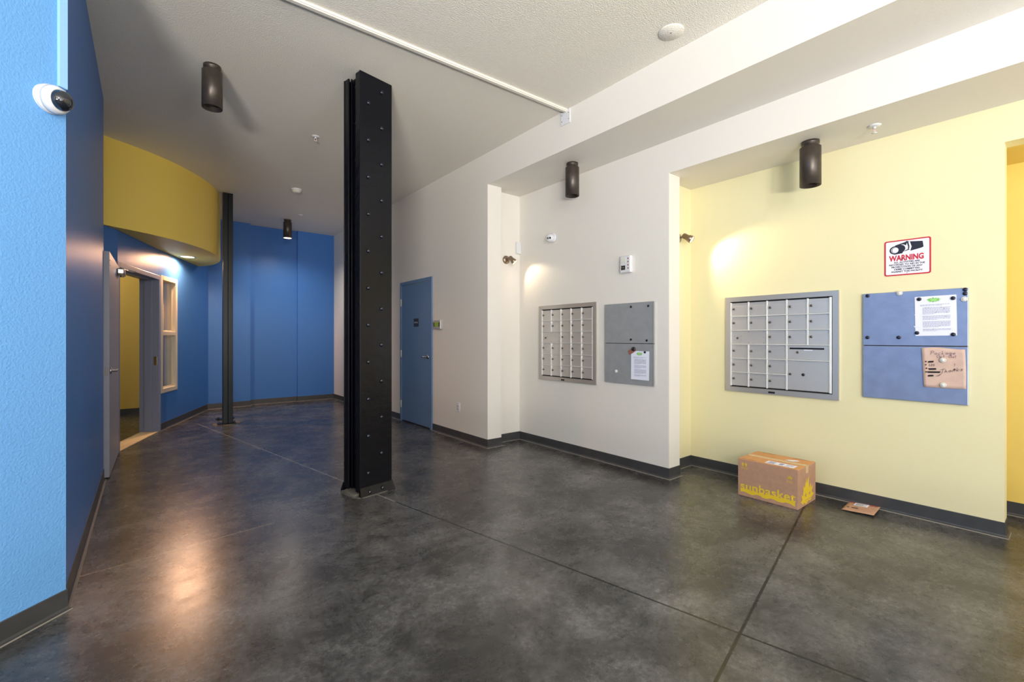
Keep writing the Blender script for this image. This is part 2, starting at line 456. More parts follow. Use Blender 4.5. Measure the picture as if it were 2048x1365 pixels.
def spot(name, loc, aim, power, deg, blend, color, radius=.03):
    l = bpy.data.lights.new(name, 'SPOT'); l.energy = power; l.spot_size = math.radians(deg); l.spot_blend = blend
    l.color = color; l.shadow_soft_size = radius
    o = bpy.data.objects.new(name, l); COL.objects.link(o); o.location = loc
    o.rotation_euler = Vector(aim).to_track_quat('-Z', 'Y').to_euler(); return o
WARM = (1.0, .54, .30)
spot('downlight_glow', (.49, 8.46, 2.525), (0, 0, -1), 150, 173, .35, WARM, .06)

# side room gets a little lamp light of its own
area('side_room_lamp', (-1.0, 8.9, 3.3), (.5, .5), (0.1, .3, -1), 22, (1, .82, .6))

# ---------------------------------------------------------------- window_1 in the far-left blue wall
W1 = struct('window_1', empty=True, label='narrow two pane beige framed window beside the open door', loc=(P1.x + d2.x * WS0, P1.y + d2.y * WS0, 0), rz=math.atan2(d2.y, d2.x))
ww = WS1 - WS0                                       # local x along the wall, local y into it
fr = B()
for x0, x1, z0, z1 in ((-.035, .03, WZ0 - .03, WZ1 + .03), (ww - .03, ww + .035, WZ0 - .03, WZ1 + .03)):
    fr.box(x0, x1, -.018, .19, z0, z1, .003)
fr.box(.03, ww - .03, -.018, .19, WZ1 - .03, WZ1 + .03, .003); fr.box(.03, ww - .03, -.018, .19, WZ0 - .03, WZ0 + .03, .003)
obj('frame', fr, M['frame_beige'], W1)
obj('mullion', B().box(.03, ww - .03, -.012, .045, 1.345, 1.40, .003), M['frame_beige'], W1)
obj('glazing_stop', B().box(.03, ww - .03, .030, .045, WZ0 + .03, WZ0 + .05).box(.03, .045, .030, .045, WZ0 + .03, WZ1 - .03).box(ww - .045, ww - .03, .030, .045, WZ0 + .03, WZ1 - .03).box(.03, ww - .03, .030, .045, 1.40, 1.42), M['frame_beige'], W1)
obj('pane', B().box(.03, ww - .03, .036, .040, 1.40, WZ1 - .03), M['glass'], W1)
obj('pane', B().box(.03, ww - .03, .036, .040, WZ0 + .03, 1.345), M['glass'], W1)
obj('infill_panel', B().box(.03, ww - .03, .13, .15, 1.375, WZ1 - .03, mi=0).box(.03, ww - .03, .13, .15, WZ0 + .03, 1.375, mi=1), [M['frame_beige'], M['frame_grey']], W1)

# ---------------------------------------------------------------- door_1: open leaf, frame, threshold
D1 = struct('door_1', empty=True, label='grey door standing open against the blue wall, under the yellow bulkhead', loc=(P0.x, P0.y, 0), rz=math.atan2(d1.y, d1.x))
# local x along the opening, y into the wall
fr = B()
fr.box(-.045, .012, -.02, TH + .01, 0, 2.175, .004)
fr.box(LD - .012, LD + .045, -.02, TH + .01, 0, 2.175, .004)
fr.box(.012, LD - .012, -.02, TH + .01, 2.115, 2.175, .004)
fr.box(LD - .03, LD - .012, .06, TH - .05, 0, 2.115, .003)
fr.box(.012, LD - .03, .06, TH - .05, 2.10, 2.115, .003)
obj('door_frame', fr, M['frame_grey'], D1)
obj('strike_plate', B().box(LD - .016, LD - .011, .008, .045, .93, 1.05, .001), M['chrome'], D1)
obj('threshold', B().box(.012, LD - .012, -.01, TH, 0, .014, .005), M['threshold'], D1)
leaf_dir = Vector((-.287, 5.645)) - Vector((-.262, 6.83))
la = math.atan2(leaf_dir.y, leaf_dir.x)
lf_e = obj('door_leaf', B().box(0, 1.185, -.022, .022, .012, 2.115, .002), M['door_grey'], D1)
Rinv = Matrix.Rotation(-math.atan2(d1.y, d1.x), 4, 'Z')
lp = Rinv @ Vector((-.262 - P0.x, 6.83 - P0.y, 0))
lf_e.location = lp; lf_e.rotation_euler = (0, 0, la - math.atan2(d1.y, d1.x))
# leaf local: x from hinge to latch edge, +y faces the room (world +x)
hd = B().lathe([(.0, .0), (.032, .0), (.032, .008), (.028, .012), (.012, .013), (.012, .05), (0, .052)], (1.12, .022, 1.0), (0, 1, 0))
hd.tube([(1.12, .062, 1.0), (1.07, .066, 1.0), (1.00, .066, 1.0)], .010, 10)
obj('lever_handle', hd, M['chrome'], lf_e)
obj('latch_plate', B().box(1.1835, 1.187, -.011, .011, .96, 1.03, .001), M['lock'], lf_e)
obj('closer_body', B().box(.05, .33, .022, .085, 2.0, 2.065, .012, seg=3).lathe([(0, 0), (.018, 0), (.018, .012), (0, .012)], (.12, .055, 1.988), (0, 0, 1)), M['chrome'], lf_e)
obj('closer_arm', B().tube([(.12, .055, 2.07), (.12, .055, 2.085), (-.13, .12, 2.085), (-.16, .16, 2.09)], .008, 8), M['alu_frame'], lf_e)
obj('screw_holes', B().lathe([(0, .0), (.006, .0), (.006, .0015), (0, .0015)], (1.13, .022, 2.04), (0, 1, 0), 12).lathe([(0, .0), (.006, .0), (.006, .0015), (0, .0015)], (1.13, .022, 1.99), (0, 1, 0), 12), M['black'], lf_e)

# ---------------------------------------------------------------- door_2 in the white wall
RW = -PI / 2       # things on walls that face -x: local x = right along the wall, local -y = out of the wall
D2 = struct('door_2', empty=True, label='closed slate blue metal door in the white wall', loc=(3.16, 6.745, 0), rz=RW)
DW = 6.745 - 5.717
obj('door_frame', B().box(0, .052, -.018, 0, 0, 2.18, .003).box(DW - .052, DW, -.018, 0, 0, 2.18, .003).box(.052, DW - .052, -.018, 0, 2.128, 2.18, .003), M['door_blue'], D2)
leaf = obj('door_leaf', B().box(.056, DW - .056, -.008, 0, .022, 2.123, .002), M['door_blue'], D2)
obj('bottom_gap', B().box(.056, DW - .056, -.006, 0, 0.001, .022), M['black'], D2)
hb = None
for hz_ in (1.86, 1.06, .27):
    h = B().box(.028, .052, -.0225, -.018, hz_ - .055, hz_ + .055, .001)
    h.lathe([(0, 0), (.007, 0), (.007, .11), (0, .11)], (.054, -.022, hz_ - .055), (0, 0, 1), 12)
    obj('hinge', h, M['offwhite'], D2)
lv = B().lathe([(0, 0), (.033, 0), (.033, .008), (.026, .014), (.012, .015), (.012, .052), (0, .054)], (DW - .125, -.008, 1.035), (0, -1, 0))
lv.tube([(DW - .125, -.055, 1.035), (DW - .17, -.060, 1.034), (DW - .235, -.058, 1.033)], .0095, 10)
obj('lever_handle', lv, M['chrome'], leaf)
obj('door_sign', B().box(.465, .615, -.0125, -.008, 1.475, 1.60, .001), M['black'], leaf)
obj('door_sign_lettering', B().text('ELECTRICAL', .54, -.0129, 1.528, .030, .0004, 'CENTER', sx=.72), M['white'], leaf)

# ---------------------------------------------------------------- steel columns
colm = thing('riveted_steel_column', 'big glossy black riveted steel column standing in the middle of the floor', 'column', (1.365, 3.685, 0), math.radians(10.5))
CW, CD = .307, .257
def plate(z0, z1): return B().box(0, CW, 0, .012, z0, z1, .003)
obj('front_plate', B().box(0, CW, 0, .012, 0.06, CEIL - .002, .003), M['column'], colm)
obj('back_plate', B().box(0, CW, CD - .012, CD, 0.03, CEIL - .002, .003), M['column'], colm)
obj('front_channel', B().box(.004, .016, .012, .075, .03, CEIL - .002, .003).box(CW - .016, CW - .004, .012, .075, .03, CEIL - .002, .003).box(.016, CW - .016, .012, .024, .03, CEIL - .002), M['column'], colm)
obj('back_channel', B().box(.004, .016, CD - .072, CD - .012, .03, CEIL - .002, .003).box(.026, .034, CD - .086, CD - .072, .03, CEIL - .002, .002).box(CW - .016, CW - .004, CD - .072, CD - .012, .03, CEIL - .002, .003), M['column'], colm)
obj('web', B().box(.045, CW - .045, .024, CD - .012, .03, CEIL - .002), M['column'], colm)
rv = obj('rivet', B().lathe([(.0165, 0), (.0160, .005), (.0130, .010), (.0085, .0135), (0, .015)], seg=20), M['rivet'], colm)
rv.rotation_euler = (PI / 2, 0, 0); rv.location = (.204, 0, 3.402)
def rivet(x, y, z, rot):
    c = rv.copy(); COL.objects.link(c); c.parent = colm; c.location = (x, y, z); c.rotation_euler = rot
for k in range(11):
    zr = 3.402 - .3075 * k
    if k: rivet(.202, 0, zr, (PI / 2, 0, 0))
    rivet(.076, 0, 3.264 - .3080 * k, (PI / 2, 0, 0))
    if k < 10 or True: rivet(.045, .125, zr + .02, (0, -PI / 2, 0))
    if k: rivet(.202, CD, zr, (-PI / 2, 0, 0))
# flared foot plates
def skirt(sgn, y0):
    b = B()
    pr = [(0.0, .074), (.006, .074), (.034, .004), (.028, 0.0), (0.0, 0.0)]
    a = [(-.002, y0 + sgn * t, z) for t, z in pr]; c = [(CW + .002, y0 + sgn * t, z) for t, z in pr]
    A = [b.bm.verts.new(p) for p in a]; C_ = [b.bm.verts.new(p) for p in c]
    for i, v in enumerate(A):
        if pr[i][1] < .01: v.co.x -= .008; C_[i].co.x += .012
    n = len(A)
    for i in range(n): b.bm.faces.new((A[i], A[(i + 1) % n], C_[(i + 1) % n], C_[i]))
    b.bm.faces.new(A[::-1]); b.bm.faces.new(C_)
    return b
fp = obj('foot_plate', skirt(-1, 0), M['column'], colm)
obj('foot_plate', skirt(1, CD), M['column'], colm)
for x, z in ((.078, .030), (.200, .036)):
    rivet(x, -.020, z, (PI / 2 - .38, 0, 0))
gb = B()
pts = []
for i in range(26):
    a = 2 * PI * i / 26; 
    pts.append((.13 + .175 * math.copysign(abs(math.cos(a)) ** .45, math.cos(a)) + random.uniform(-.006, .006), .125 + .165 * math.copysign(abs(math.sin(a)) ** .45, math.sin(a)) + random.uniform(-.006, .006)))
gb.prism(pts, 0, .006)
gb.prism([(x * .9 - .004, y * .62 + .05) for x, y in pts], .006, .022)
obj('broken_grout', gb, M['concrete'], colm)

c2 = thing('slim_steel_column', 'slim dark steel column standing beside the tip of the yellow bulkhead', 'column', (.905, 8.085, 0))
# two channels back to back with a gap, tied to two foot plates
for nm, y0 in (('front_channel', 0.0), ('back_channel', .50)):
    h0 = .012
    obj(nm, B().box(0, .062, y0, y0 + .10, h0, CEIL - .002, .003).box(.068, .130, y0, y0 + .10, h0, CEIL - .002, .003).box(.062, .068, y0 + .03, y0 + .06, h0, CEIL - .002), M['column2'], c2) if y0 == 0 else obj(nm, B().box(.062, .125, y0, y0 + .08, h0, CEIL - .002, .003), M['column2'], c2)
for y0, xo in ((0.0, 0.0), (.50, .04)):
    fpp = obj('foot_plate', B().box(-.07 + xo, .17 + xo, y0 - .05, y0 + .13, 0, .012, .003), M['column2'], c2)
    for bx in (-.045 + xo, .148 + xo):
        obj('anchor_bolt', B().lathe([(0, 0), (.016, 0), (.016, .014), (.007, .014), (.007, .03), (0, .03)], (bx, y0 - .02 + .02, .012), (0, 0, 1), 6, smooth=False), M['black'], fpp)
obj('grout_patch', B().prism([(-.12, -.09), (.05, -.10), (.22, -.07), (.25, .02), (.21, .17), (.0, .19), (-.11, .15), (-.13, .03)], 0, .0025), M['concrete'], c2)

# ---------------------------------------------------------------- ceiling cylinders
def cylinder_light(label, loc, lit=False, L=.30):
    t = thing('cylinder_ceiling_light', label, 'light', loc, group='bronze cylinder ceiling lights')
    obj('canopy', B().lathe([(0, 0), (.062, 0), (.062, -.022), (.052, -.028), (.052, -.042), (0, -.042)], seg=36), M['bronze'], t)
    obj('body', B().lathe([(0, -.042), (.066, -.042), (.072, -.047), (.0725, -.042 - L), (.069, -.042 - L), (.067, -.20)], seg=48), M['bronze'], t)
    if lit:
        obj('lamp_face', B().lathe([(0, -.339), (.0685, -.339)], seg=36), M['bulb_soft'], t)
        spot('cylinder_glow', (loc[0], loc[1], loc[2] - .345), (0, 0, -1), 130, 160, 1.0, (1.0, .86, .72), .05)
    else:
        obj('baffle', B().lathe([(0, -.20), (.067, -.20)], seg=36), M['bronze_in'], t)
    return t
cylinder_light('dark bronze cylinder light on the main ceiling, nearest the brightly lit blue wall', (.417, 4.39, CEIL))
cylinder_light('small looking lit bronze cylinder light in front of the far blue wall', (2.056, 9.233, CEIL), lit=True)
cylinder_light('dark bronze cylinder light under the white beam above the turret camera', (3.475, 3.315, 3.135))
cylinder_light('dark bronze cylinder light over the pale yellow wall', (4.025, 1.303, 2.835))

# ---------------------------------------------------------------- swivel wall spotlights
def wall_spot(label, loc, aim, power, head_len=.085):
    t = thing('wall_spotlight', label, 'light', loc, group='bronze swivel wall spotlights')   # on walls facing -y
    obj('mounting_plate', B().lathe([(0, 0), (.052, 0), (.052, .012), (.044, .022), (.018, .026), (0, .026)], (0, 0, 0), (0, -1, 0), 36), M['nickel'], t)
    obj('arm', B().tube([(0, -.02, 0), (0, -.065, .004), (.012, -.085, .006)], .010, 10).lathe([(0, -.014), (.014, -.014), (.014, .014), (0, .014)], (.008, -.082, .006), (0, 0, 1), 16), M['nickel'], t)
    a = Vector(aim).normalized(); p = Vector((.02, -.085, .004))
    obj('lamp_head', B().lathe([(0, -.035), (.020, -.035), (.027, -.022), (.027, .018), (.034, .030), (.038, head_len * .8), (.035, head_len * .8), (.030, .035)], p, a, 32), M['nickel'], t)
    obj('lamp_face', B().lathe([(0, head_len * .74), (.034, head_len * .74)], p, a, 28), M['bulb'], t)
    q = Vector(loc) + p + a * (head_len * .8 + .012)
    spot('spotlight_glow', q, a, power, 95, .55, (1, .80, .55), .03)
    return t
wall_spot('bronze swivel spotlight on the white side wall next to the small white sensor box', (3.545, 4.53, 2.295), (.40, -.56, -.74), 6)
wall_spot('bronze swivel spotlight on the pale yellow side wall behind the white pier', (4.12, 2.50, 2.30), (.27, -.80, -.56), 18)

# ---------------------------------------------------------------- cameras, sensors, sprinklers
aN = math.atan2(NLd.y, NLd.x)
dm = thing('dome_security_camera', 'white dome security camera with smoked bubble on the brightly lit blue wall', 'security camera', (NLp.x - NLd.x * .075, NLp.y - NLd.y * .075, 2.42), aN)
dm.scale = (.84, .84, .84)
obj('base', B().lathe([(0, 0), (.074, 0), (.077, .006), (.077, .02), (.074, .024), (.070, .025), (.070, .028), (.074, .029), (.074, .050), (.066, .066), (.057, .071), (0, .071)], (0, 0, 0), (.12, -1, -.12), 48), M['white'], dm)
ax = Vector((.12, -1, -.12)).normalized()
obj('bubble', B().lathe([(.055, .069), (.054, .082), (.047, .099), (.033, .112), (.017, .119), (0, .121)], (0, 0, 0), ax, 40), M['glass_dome'], dm)
obj('mount_wedge', B().lathe([(0, -.012), (.072, -.012), (.076, .004), (0, .004)], (0, 0, -.002), (0, -1, 0), 40), M['white'], dm)
rc = B().box(-.040, -.002, -.014, 0, 2.50, CEIL - .001, .002)
tag(obj('cable_raceway', rc, M['raceway'], loc=(NLp.x, NLp.y, 0), rot=(0, 0, aN)), 'brightly lit blue cable raceway rising from the dome camera to the ceiling', 'raceway')

tc_ = thing('turret_security_camera', 'white turret security camera on the white wall above the mailboxes', 'security camera', (3.77, 3.905, 2.497), RW)
obj('base', B().lathe([(0, 0), (.056, 0), (.056, .014), (.050, .022), (.0, .022)], (0, 0, 0), (0, -1, 0), 40), M['white'], tc_)
obj('eyeball', B().lathe([(0, -.04), (.028, -.03), (.045, -.005), (.049, .015), (.043, .037), (.034, .046), (0, .046)], (-.008, -.035, -.004), (.35, -1, -.22), 36), M['white'], tc_)
av = Vector((.35, -1, -.22)).normalized()
side = av.cross(Vector((0, 0, 1))).normalized()
pf = Vector((-.008, -.035, -.004)) + av * .0465
obj('lens', B().lathe([(0, .001), (.012, .001), (.012, 0), (0, 0)], pf + side * -.016, av, 20), M['black'], tc_)
obj('infrared_lamp', B().lathe([(.006, .001), (.012, .001), (.012, 0)], pf + side * .014, av, 20).lathe([(0, .0008), (.004, .0008)], pf + side * .014, av, 16), M['black'], tc_)

sb = thing('motion_sensor', 'small blank white sensor box on the white side wall above the spotlight', 'sensor', (3.735, 4.53, 2.465))
obj('housing', B().box(-.035, .035, -.032, 0, -.075, .075, .005), M['white'], sb)
obj('back_plate', B().box(-.039, .036, -.006, 0, -.078, .078, .002), M['offwhite'], sb)

em = thing('alarm_strobe', 'white alarm sounder with clear strobe on the white mailbox wall above the grey panel', 'alarm', (3.77, 2.833, 2.045), RW)
obj('housing', B().box(-.066, .066, -.045, 0, -.085, .085, .012, seg=3), M['white'], em)
obj('strobe_lens', B().box(-.050, .010, -.062, -.045, -.062, -.005, .010, seg=3), M['glass'], em)
obj('strobe_tube', B().lathe([(0, 0), (.007, 0), (.007, .03), (0, .03)], (-.038, -.051, -.035), (1, 0, 0), 12).box(-.046, .004, -.0475, -.045, -.055, -.012, .001), M['lock'], em)
obj('horn_grille', B().box(-.045, .008, -.048, -.045, .012, .066, .001), M['offwhite'], em)
lb = B()
for k in range(4): lb.box(.030, .044, -.0458, -.045, -.05 + k * .032, -.035 + k * .032)
obj('lettering', lb, M['pink'], em)

def sprinkler(label, loc):
    t = thing('fire_sprinkler', label, 'sprinkler', loc, group='white ceiling sprinklers')
    obj('escutcheon', B().lathe([(0, 0), (.040, 0), (.040, -.003), (.030, -.009), (.016, -.011), (0, -.011)], seg=32), M['white'], t)
    obj('frame_arms', B().lathe([(0, -.011), (.010, -.011), (.010, -.022), (0, -.022)], seg=16).tube([(.009, 0, -.02), (.015, 0, -.035), (.006, 0, -.052), (-.006, 0, -.052), (-.015, 0, -.035), (-.009, 0, -.02)], .0026, 6), M['white'], t)
    obj('deflector', B().lathe([(0, -.052), (.017, -.053), (.017, -.055), (0, -.055)], seg=24), M['white'], t)
    obj('glass_bulb', B().lathe([(0, -.022), (.003, -.026), (.003, -.046), (0, -.05)], seg=10), M['red'], t)
    return t
sprinkler('white fire sprinkler on the main ceiling beside the big riveted column', (1.442, 5.216, CEIL))
sprinkler('tiny looking white fire sprinkler on the ceiling beyond the smoke detector', (2.153, 8.712, CEIL))
sprinkler('white fire sprinkler on the soffit over the pale yellow wall', (4.075, .915, 2.835))
sd = thing('smoke_detector', 'white round smoke detector on the ceiling in front of the far lit cylinder light', 'smoke detector', (1.737, 7.253, CEIL))
obj('mount', B().lathe([(0, 0), (.076, 0), (.076, -.012), (.068, -.016), (0, -.016)], seg=40), M['white'], sd)
obj('sensor_head', B().lathe([(.066, -.016), (.056, -.040), (.034, -.056), (.030, -.056), (0, -.056)], seg=40), M['offwhite'], sd)
cp = thing('blank_ceiling_plate', 'flat round white cover plate on the ceiling beside the long white beam', 'cover plate', (2.939, 1.831, CEIL))
obj('disc', B().lathe([(0, 0), (.088, 0), (.088, -.004), (.084, -.008), (0, -.008)], seg=48), M['ceiling'], cp)
obj('screw', B().lathe([(0, -.008), (.006, -.008), (.005, -.011), (0, -.011)], seg=12), M['chrome'], cp)

cdz = CEIL
cr_ = thing('ceiling_raceway', 'long white painted conduit crossing the ceiling to the white beam', 'conduit', (3.155, 3.095, CEIL))
cdir = Vector((-3.137 + .781, 3.173 - 3.087)).normalized()
def strip(w0, w1, z0, z1, L0, L1):
    n = Vector((-cdir.y, cdir.x))
    return [tuple(cdir * L0 + n * w0), tuple(cdir * L1 + n * w0), tuple(cdir * L1 + n * w1), tuple(cdir * L0 + n * w1)]
obj('channel', B().prism(strip(-.022, .022, 0, 0, 0, 5.4), -.016, 0).prism(strip(-.014, .014, 0, 0, 0, 5.4), -.024, -.016), M['conduit'], cr_)
jp = thing('junction_cover', 'small white screwed cover plate on the beam where the ceiling conduit ends', 'cover plate', (3.16, 3.10, 3.44), RW)
obj('plate', B().box(-.062, .062, -.008, 0, -.068, .068, .002), M['white'], jp)
for sx in (-.045, .045):
    for sz in (-.03, .03): obj('screw', B().lathe([(0, 0), (.0045, 0), (.0045, .002), (0, .002)], (sx, -.008, sz), (0, -1, 0), 10), M['lock'], jp)

# ---------------------------------------------------------------- keypad and outlet on the white wall
kp = thing('wall_keypad', 'small silver keypad with a green label on the wall beside the blue door', 'keypad', (3.16, 5.535, 1.492), RW)
obj('housing', B().box(-.10, .10, -.042, 0, -.062, .062, .004), M['alu_frame'], kp)
obj('label_plate', B().box(-.055, .055, -.045, -.042, -.030, .035, .001), M['screen_green'], kp)
obj('button', B().box(-.082, -.060, -.046, -.042, -.03, .03, .001), M['black'], kp)
obj('button', B().box(.060, .082, -.046, -.042, -.03, .03, .001), M['black'], kp)
ol = thing('wall_outlet', 'white duplex power outlet low on the white wall between door and pier', 'outlet', (3.16, 5.036, .41), RW)
obj('cover_plate', B().box(-.038, .038, -.006, 0, -.060, .060, .002), M['white'], ol)
for zc in (.022, -.022):
    s_ = obj('socket', B().lathe([(0, 0), (.016, 0), (.016, .002), (0, .002)], (0, -.006, zc), (0, -1, 0), 20), M['offwhite'], ol)
    obj('slot', B().box(-.008, -.006, -.0088, -.008, zc - .004, zc + .005).box(.006, .008, -.0088, -.008, zc - .004, zc + .005), M['black'], s_)

# ---------------------------------------------------------------- mailboxes
lock_mesh = None
def mailbox_unit(label, loc, W, H, parcel):
    """built from the top-left corner of its frame; local x right, z up, -y out of the wall"""
    t = thing('mailbox_unit', label, 'mailbox', loc, RW, group='wall mounted aluminium mailbox units')
    fw = .044
    fb = B()
    # mitred raised frame
    def bar(a, b_, c, d):
        fb.prism_y([a, b_, c, d], -.020, 0)
    bar((0, 0), (W, 0), (W - fw, -fw), (fw, -fw)); bar((0, -H), (fw, -H + fw), (W - fw, -H + fw), (W, -H))
    bar((0, 0), (fw, -fw), (fw, -H + fw), (0, -H)); bar((W, 0), (W, -H), (W - fw, -H + fw), (W - fw, -fw))
    obj('frame', fb, M['alu_frame'], t)
    x0, x1, z0, z1 = fw, W - fw, -fw, -H + fw
    obj('back_panel', B().box(x0, x1, -.002, 0, z1, z0), M['bronze_in'], t)
    rs = .014 if parcel else .010                    # hinge strip at the latch side
    obj('hinge_strip', B().box(x1 - rs, x1 - .006, -.017, -.002, z1 + .006, z0 - .006, .002), M['alu_white'], t)
    gx0, gx1, gz0, gz1 = x0 + .006, x1 - rs - .004, z0 - .008, z1 + .008
    cw, rh = (gx1 - gx0) / 5, (gz0 - gz1) / 6
    g = .005
    # vertical pale dividers
    doors = []
    for r in range(6):
        for c in range(5):
            if r == 2 and c < 2: continue
            if parcel and r > 2 and c > 2: continue
            doors.append((r, c))
    def divider(c, r0, r1):
        xx = gx0 + c * cw
        obj('divider', B().box(xx - .006, xx + .006, -.018, -.002, gz0 - r1 * rh, gz0 - r0 * rh, .0015), M['alu_white'], t)
    for c in range(0, 6):
        if c == 1: divider(c, 0, 2); divider(c, 3, 6)
        elif parcel and c == 4: divider(c, 0, 3)
        else: divider(c, 0, 6)
    for r in range(1, 6):
        zz = gz0 - r * rh
        xe = gx1
        if parcel and r == 5: xe = gx0 + 3 * cw
        obj('ledge', B().box(gx0, xe, -.0205, -.002, zz - .0035, zz + .0035, .001), M['alu_white'], t)
    first = {}
    def lock(parent, x, z):
        if 'l' in first:
            o = first['l'].copy(); COL.objects.link(o); o.parent = parent; o.location = (x, 0, z)
        else:
            o = obj('lock', B().lathe([(0, 0), (.0105, 0), (.0105, .008), (.008, .010), (0, .010)], (0, -.009, 0), (0, -1, 0), 16).box(-.0015, .0015, -.0195, -.0188, -.005, .005), M['lock'], parent)
            o.location = (x, 0, z); first['l'] = o
        return o
    for r, c in doors:
        if 'd' in first:
            o = first['d'].copy(); COL.objects.link(o); o.parent = t
        else:
            o = obj('mailbox_door', B().box(g + .003, cw - g - .003, -.010, -.003, -rh + g, -rh * .25, .001).box(g + .003, cw - g - .003, -.0065, -.003, -rh * .25, -g, .0005), M['alu'], t); first['d'] = o
        o.location = (gx0 + c * cw, 0, gz0 - r * rh)
        lock(o, .026, -rh * .47)
    o = obj('master_panel', B().box(g + .003, 2 * cw - g - .003, -.009, -.003, -rh + g, -g, .0015), M['alu'], t)
    o.location = (gx0, 0, gz0 - 2 * rh); lock(o, .062, -rh * .55)
    sbm = B()
    for sx, sz in ((.032, .44), (.092, .44), (.032, .70), (.092, .70), (cw, .12), (cw, .88), (2 * cw - .03, .12), (2 * cw - .03, .50), (2 * cw - .03, .88)):
        sbm.lathe([(0, 0), (.0032, 0), (.0028, .0015), (0, .0015)], (sx, -.009, -rh * sz), (0, -1, 0), 8)
    obj('screws', sbm, M['lock'], o)['kind'] = 'stuff'
    if parcel:
        o = obj('outgoing_mail_door', B().box(g + .003, 2 * cw - g - .003, -.010, -.003, -rh + g, -g, .0015), M['alu'], t)
        o.location = (gx0 + 3 * cw, 0, gz0 - 3 * rh); lock(o, .085, -rh * .48)
        obj('mail_slot', B().box(.022, 2 * cw - .042, -.0115, -.010, -.038, -.024, .0005), M['black'], o)
        obj('paper_tag', B().box(cw - .03, cw + .035, -.0112, -.010, -.048, -.040), M['paper'], o)
        o = obj('parcel_door', B().box(g + .003, 2 * cw - g - .003, -.010, -.003, -2 * rh + g, -g, .0015), M['alu'], t)
        o.location = (gx0 + 3 * cw, 0, gz0 - 4 * rh); lock(o, .028, -rh * .93)
        obj('parcel_lock', B().lathe([(0, 0), (.012, 0), (.012, .006), (0, .006)], (.128, -.010, -rh * .93), (0, -1, 0), 20), M['black'], o)
    obj('badge', B().box(W * .42, W * .42 + .055, -.0212, -.020, -H + .010, -H + .026, .0004), M['black'], t)
    return t
mailbox_unit('aluminium mailbox unit of equal small doors on the white wall', (3.77, 4.138, 1.695), .910, .890, False)
mailbox_unit('aluminium mailbox unit with a big parcel door on the pale yellow wall', (4.375, 2.129, 1.695), .921, .893, True)

def panel_board(name_label, loc, W, H, m, edge):
    t = thing('steel_cover_panel', name_label, 'panel', loc, RW, group='large blank steel panels beside the mailboxes')
    obj('upper_panel', B().box(0, W, -.022, 0, -H * .497, 0, .003), m, t)
    obj('lower_panel', B().box(0, W, -.022, 0, -H, -H * .503, .003), m, t)
    obj('joint_backing', B().box(.006, W - .006, -.012, 0, -H * .51, -H * .49), M['black'], t)
    obj('side_edge', B().box(W - edge, W, -.0235, -.022, -H, -H * .503, .0004).box(W - edge, W, -.0235, -.022, -H * .497, 0, .0004), M['alu_frame'], t) if edge else None
    return t
panel_board('grey two part steel panel on the white wall beside the mailboxes', (3.77, 3.109, 1.657), .594, .808, M['board_grey'], .012)
panel_board('blue grey two part steel panel on the pale yellow wall beside the mailboxes', (4.375, 1.050, 1.651), .584, .802, M['board_blue'], 0)

# ---------------------------------------------------------------- magnets and papers
GB = 'round magnets on the steel panels'
def magnet(label, X, Y, Z, kind):
    y = X - .0235
    t = thing('fridge_magnet', label, 'magnet', (y, Y, Z), RW, group=GB)
    if kind == 'black': obj('button', B().lathe([(0, 0), (.013, 0), (.013, .005), (.009, .008), (0, .0085)], (0, 0, 0), (0, -1, 0), 24), M['navy'], t)
    elif kind == 'dot': obj('button', B().lathe([(0, 0), (.011, 0), (.011, .005), (.008, .007), (0, .0075)], (0, 0, 0), (0, -1, 0), 24), M['black'], t)
    else:
        obj('button', B().lathe([(0, 0), (.017, 0), (.017, .009), (.0145, .012), (.013, .011), (0, .011)], (0, 0, 0), (0, -1, 0), 28), M['offwhite'], t)
        obj('cap', B().lathe([(0, .011), (.0115, .011), (.0105, .0145), (0, .015)], (0, 0, 0), (0, -1, 0), 28), M['white'], t)
    return t
A_ = 3.77
magnet('black magnet in the middle of the upper edge of the grey panel', A_, 2.775, 1.617, 'dot')
magnet('black magnet in the outer top corner of the grey panel', A_, 2.576, 1.615, 'dot')
magnet('black magnet above the joint in the middle of the grey panel', A_, 2.775, 1.292, 'dot')
magnet('black magnet just above the joint at the outer side of the grey panel', A_, 2.592, 1.284, 'dot')
magnet('cream magnet alone low on the grey panel', A_, 2.956, .968, 'white')
C_ = 4.375
magnet('dark magnet in the top corner of the blue grey panel nearest the mailboxes', C_, 1.019, 1.634, 'black')
magnet('aged cream magnet sticking over the top edge of the blue grey panel', C_, .826, 1.640, 'white')
magnet('dark magnet above the joint of the blue grey panel nearest the mailboxes', C_, 1.020, 1.312, 'black')
magnet('dark magnet alone above the middle of the joint of the blue grey panel', C_, .832, 1.312, 'black')
magnet('dark magnet in the top corner of the printed notice nearest the mailboxes', C_ - .002, .717, 1.588, 'black')
magnet('dark magnet in the outer top corner of the printed notice', C_ - .002, .540, 1.584, 'black')
magnet('dark magnet in the bottom corner of the printed notice nearest the mailboxes', C_ - .002, .729, 1.345, 'black')
magnet('dark magnet in the outer bottom corner of the printed notice', C_ - .002, .539, 1.333, 'black')
magnet('topmost dark magnet in the outer top corner of the blue grey panel', C_, .481, 1.639, 'black')
magnet('dark magnet right above the cream one in the outer corner of the blue panel', C_, .481, 1.612, 'black')
magnet('cream magnet under two dark ones in the outer corner of the blue grey panel', C_, .484, 1.574, 'white')
magnet('cream magnet holding the top of the handwritten kraft note', C_ - .004, .591, 1.153, 'white')
magnet('cream magnet holding the bottom of the handwritten kraft note', C_ - .004, .589, .979, 'white')

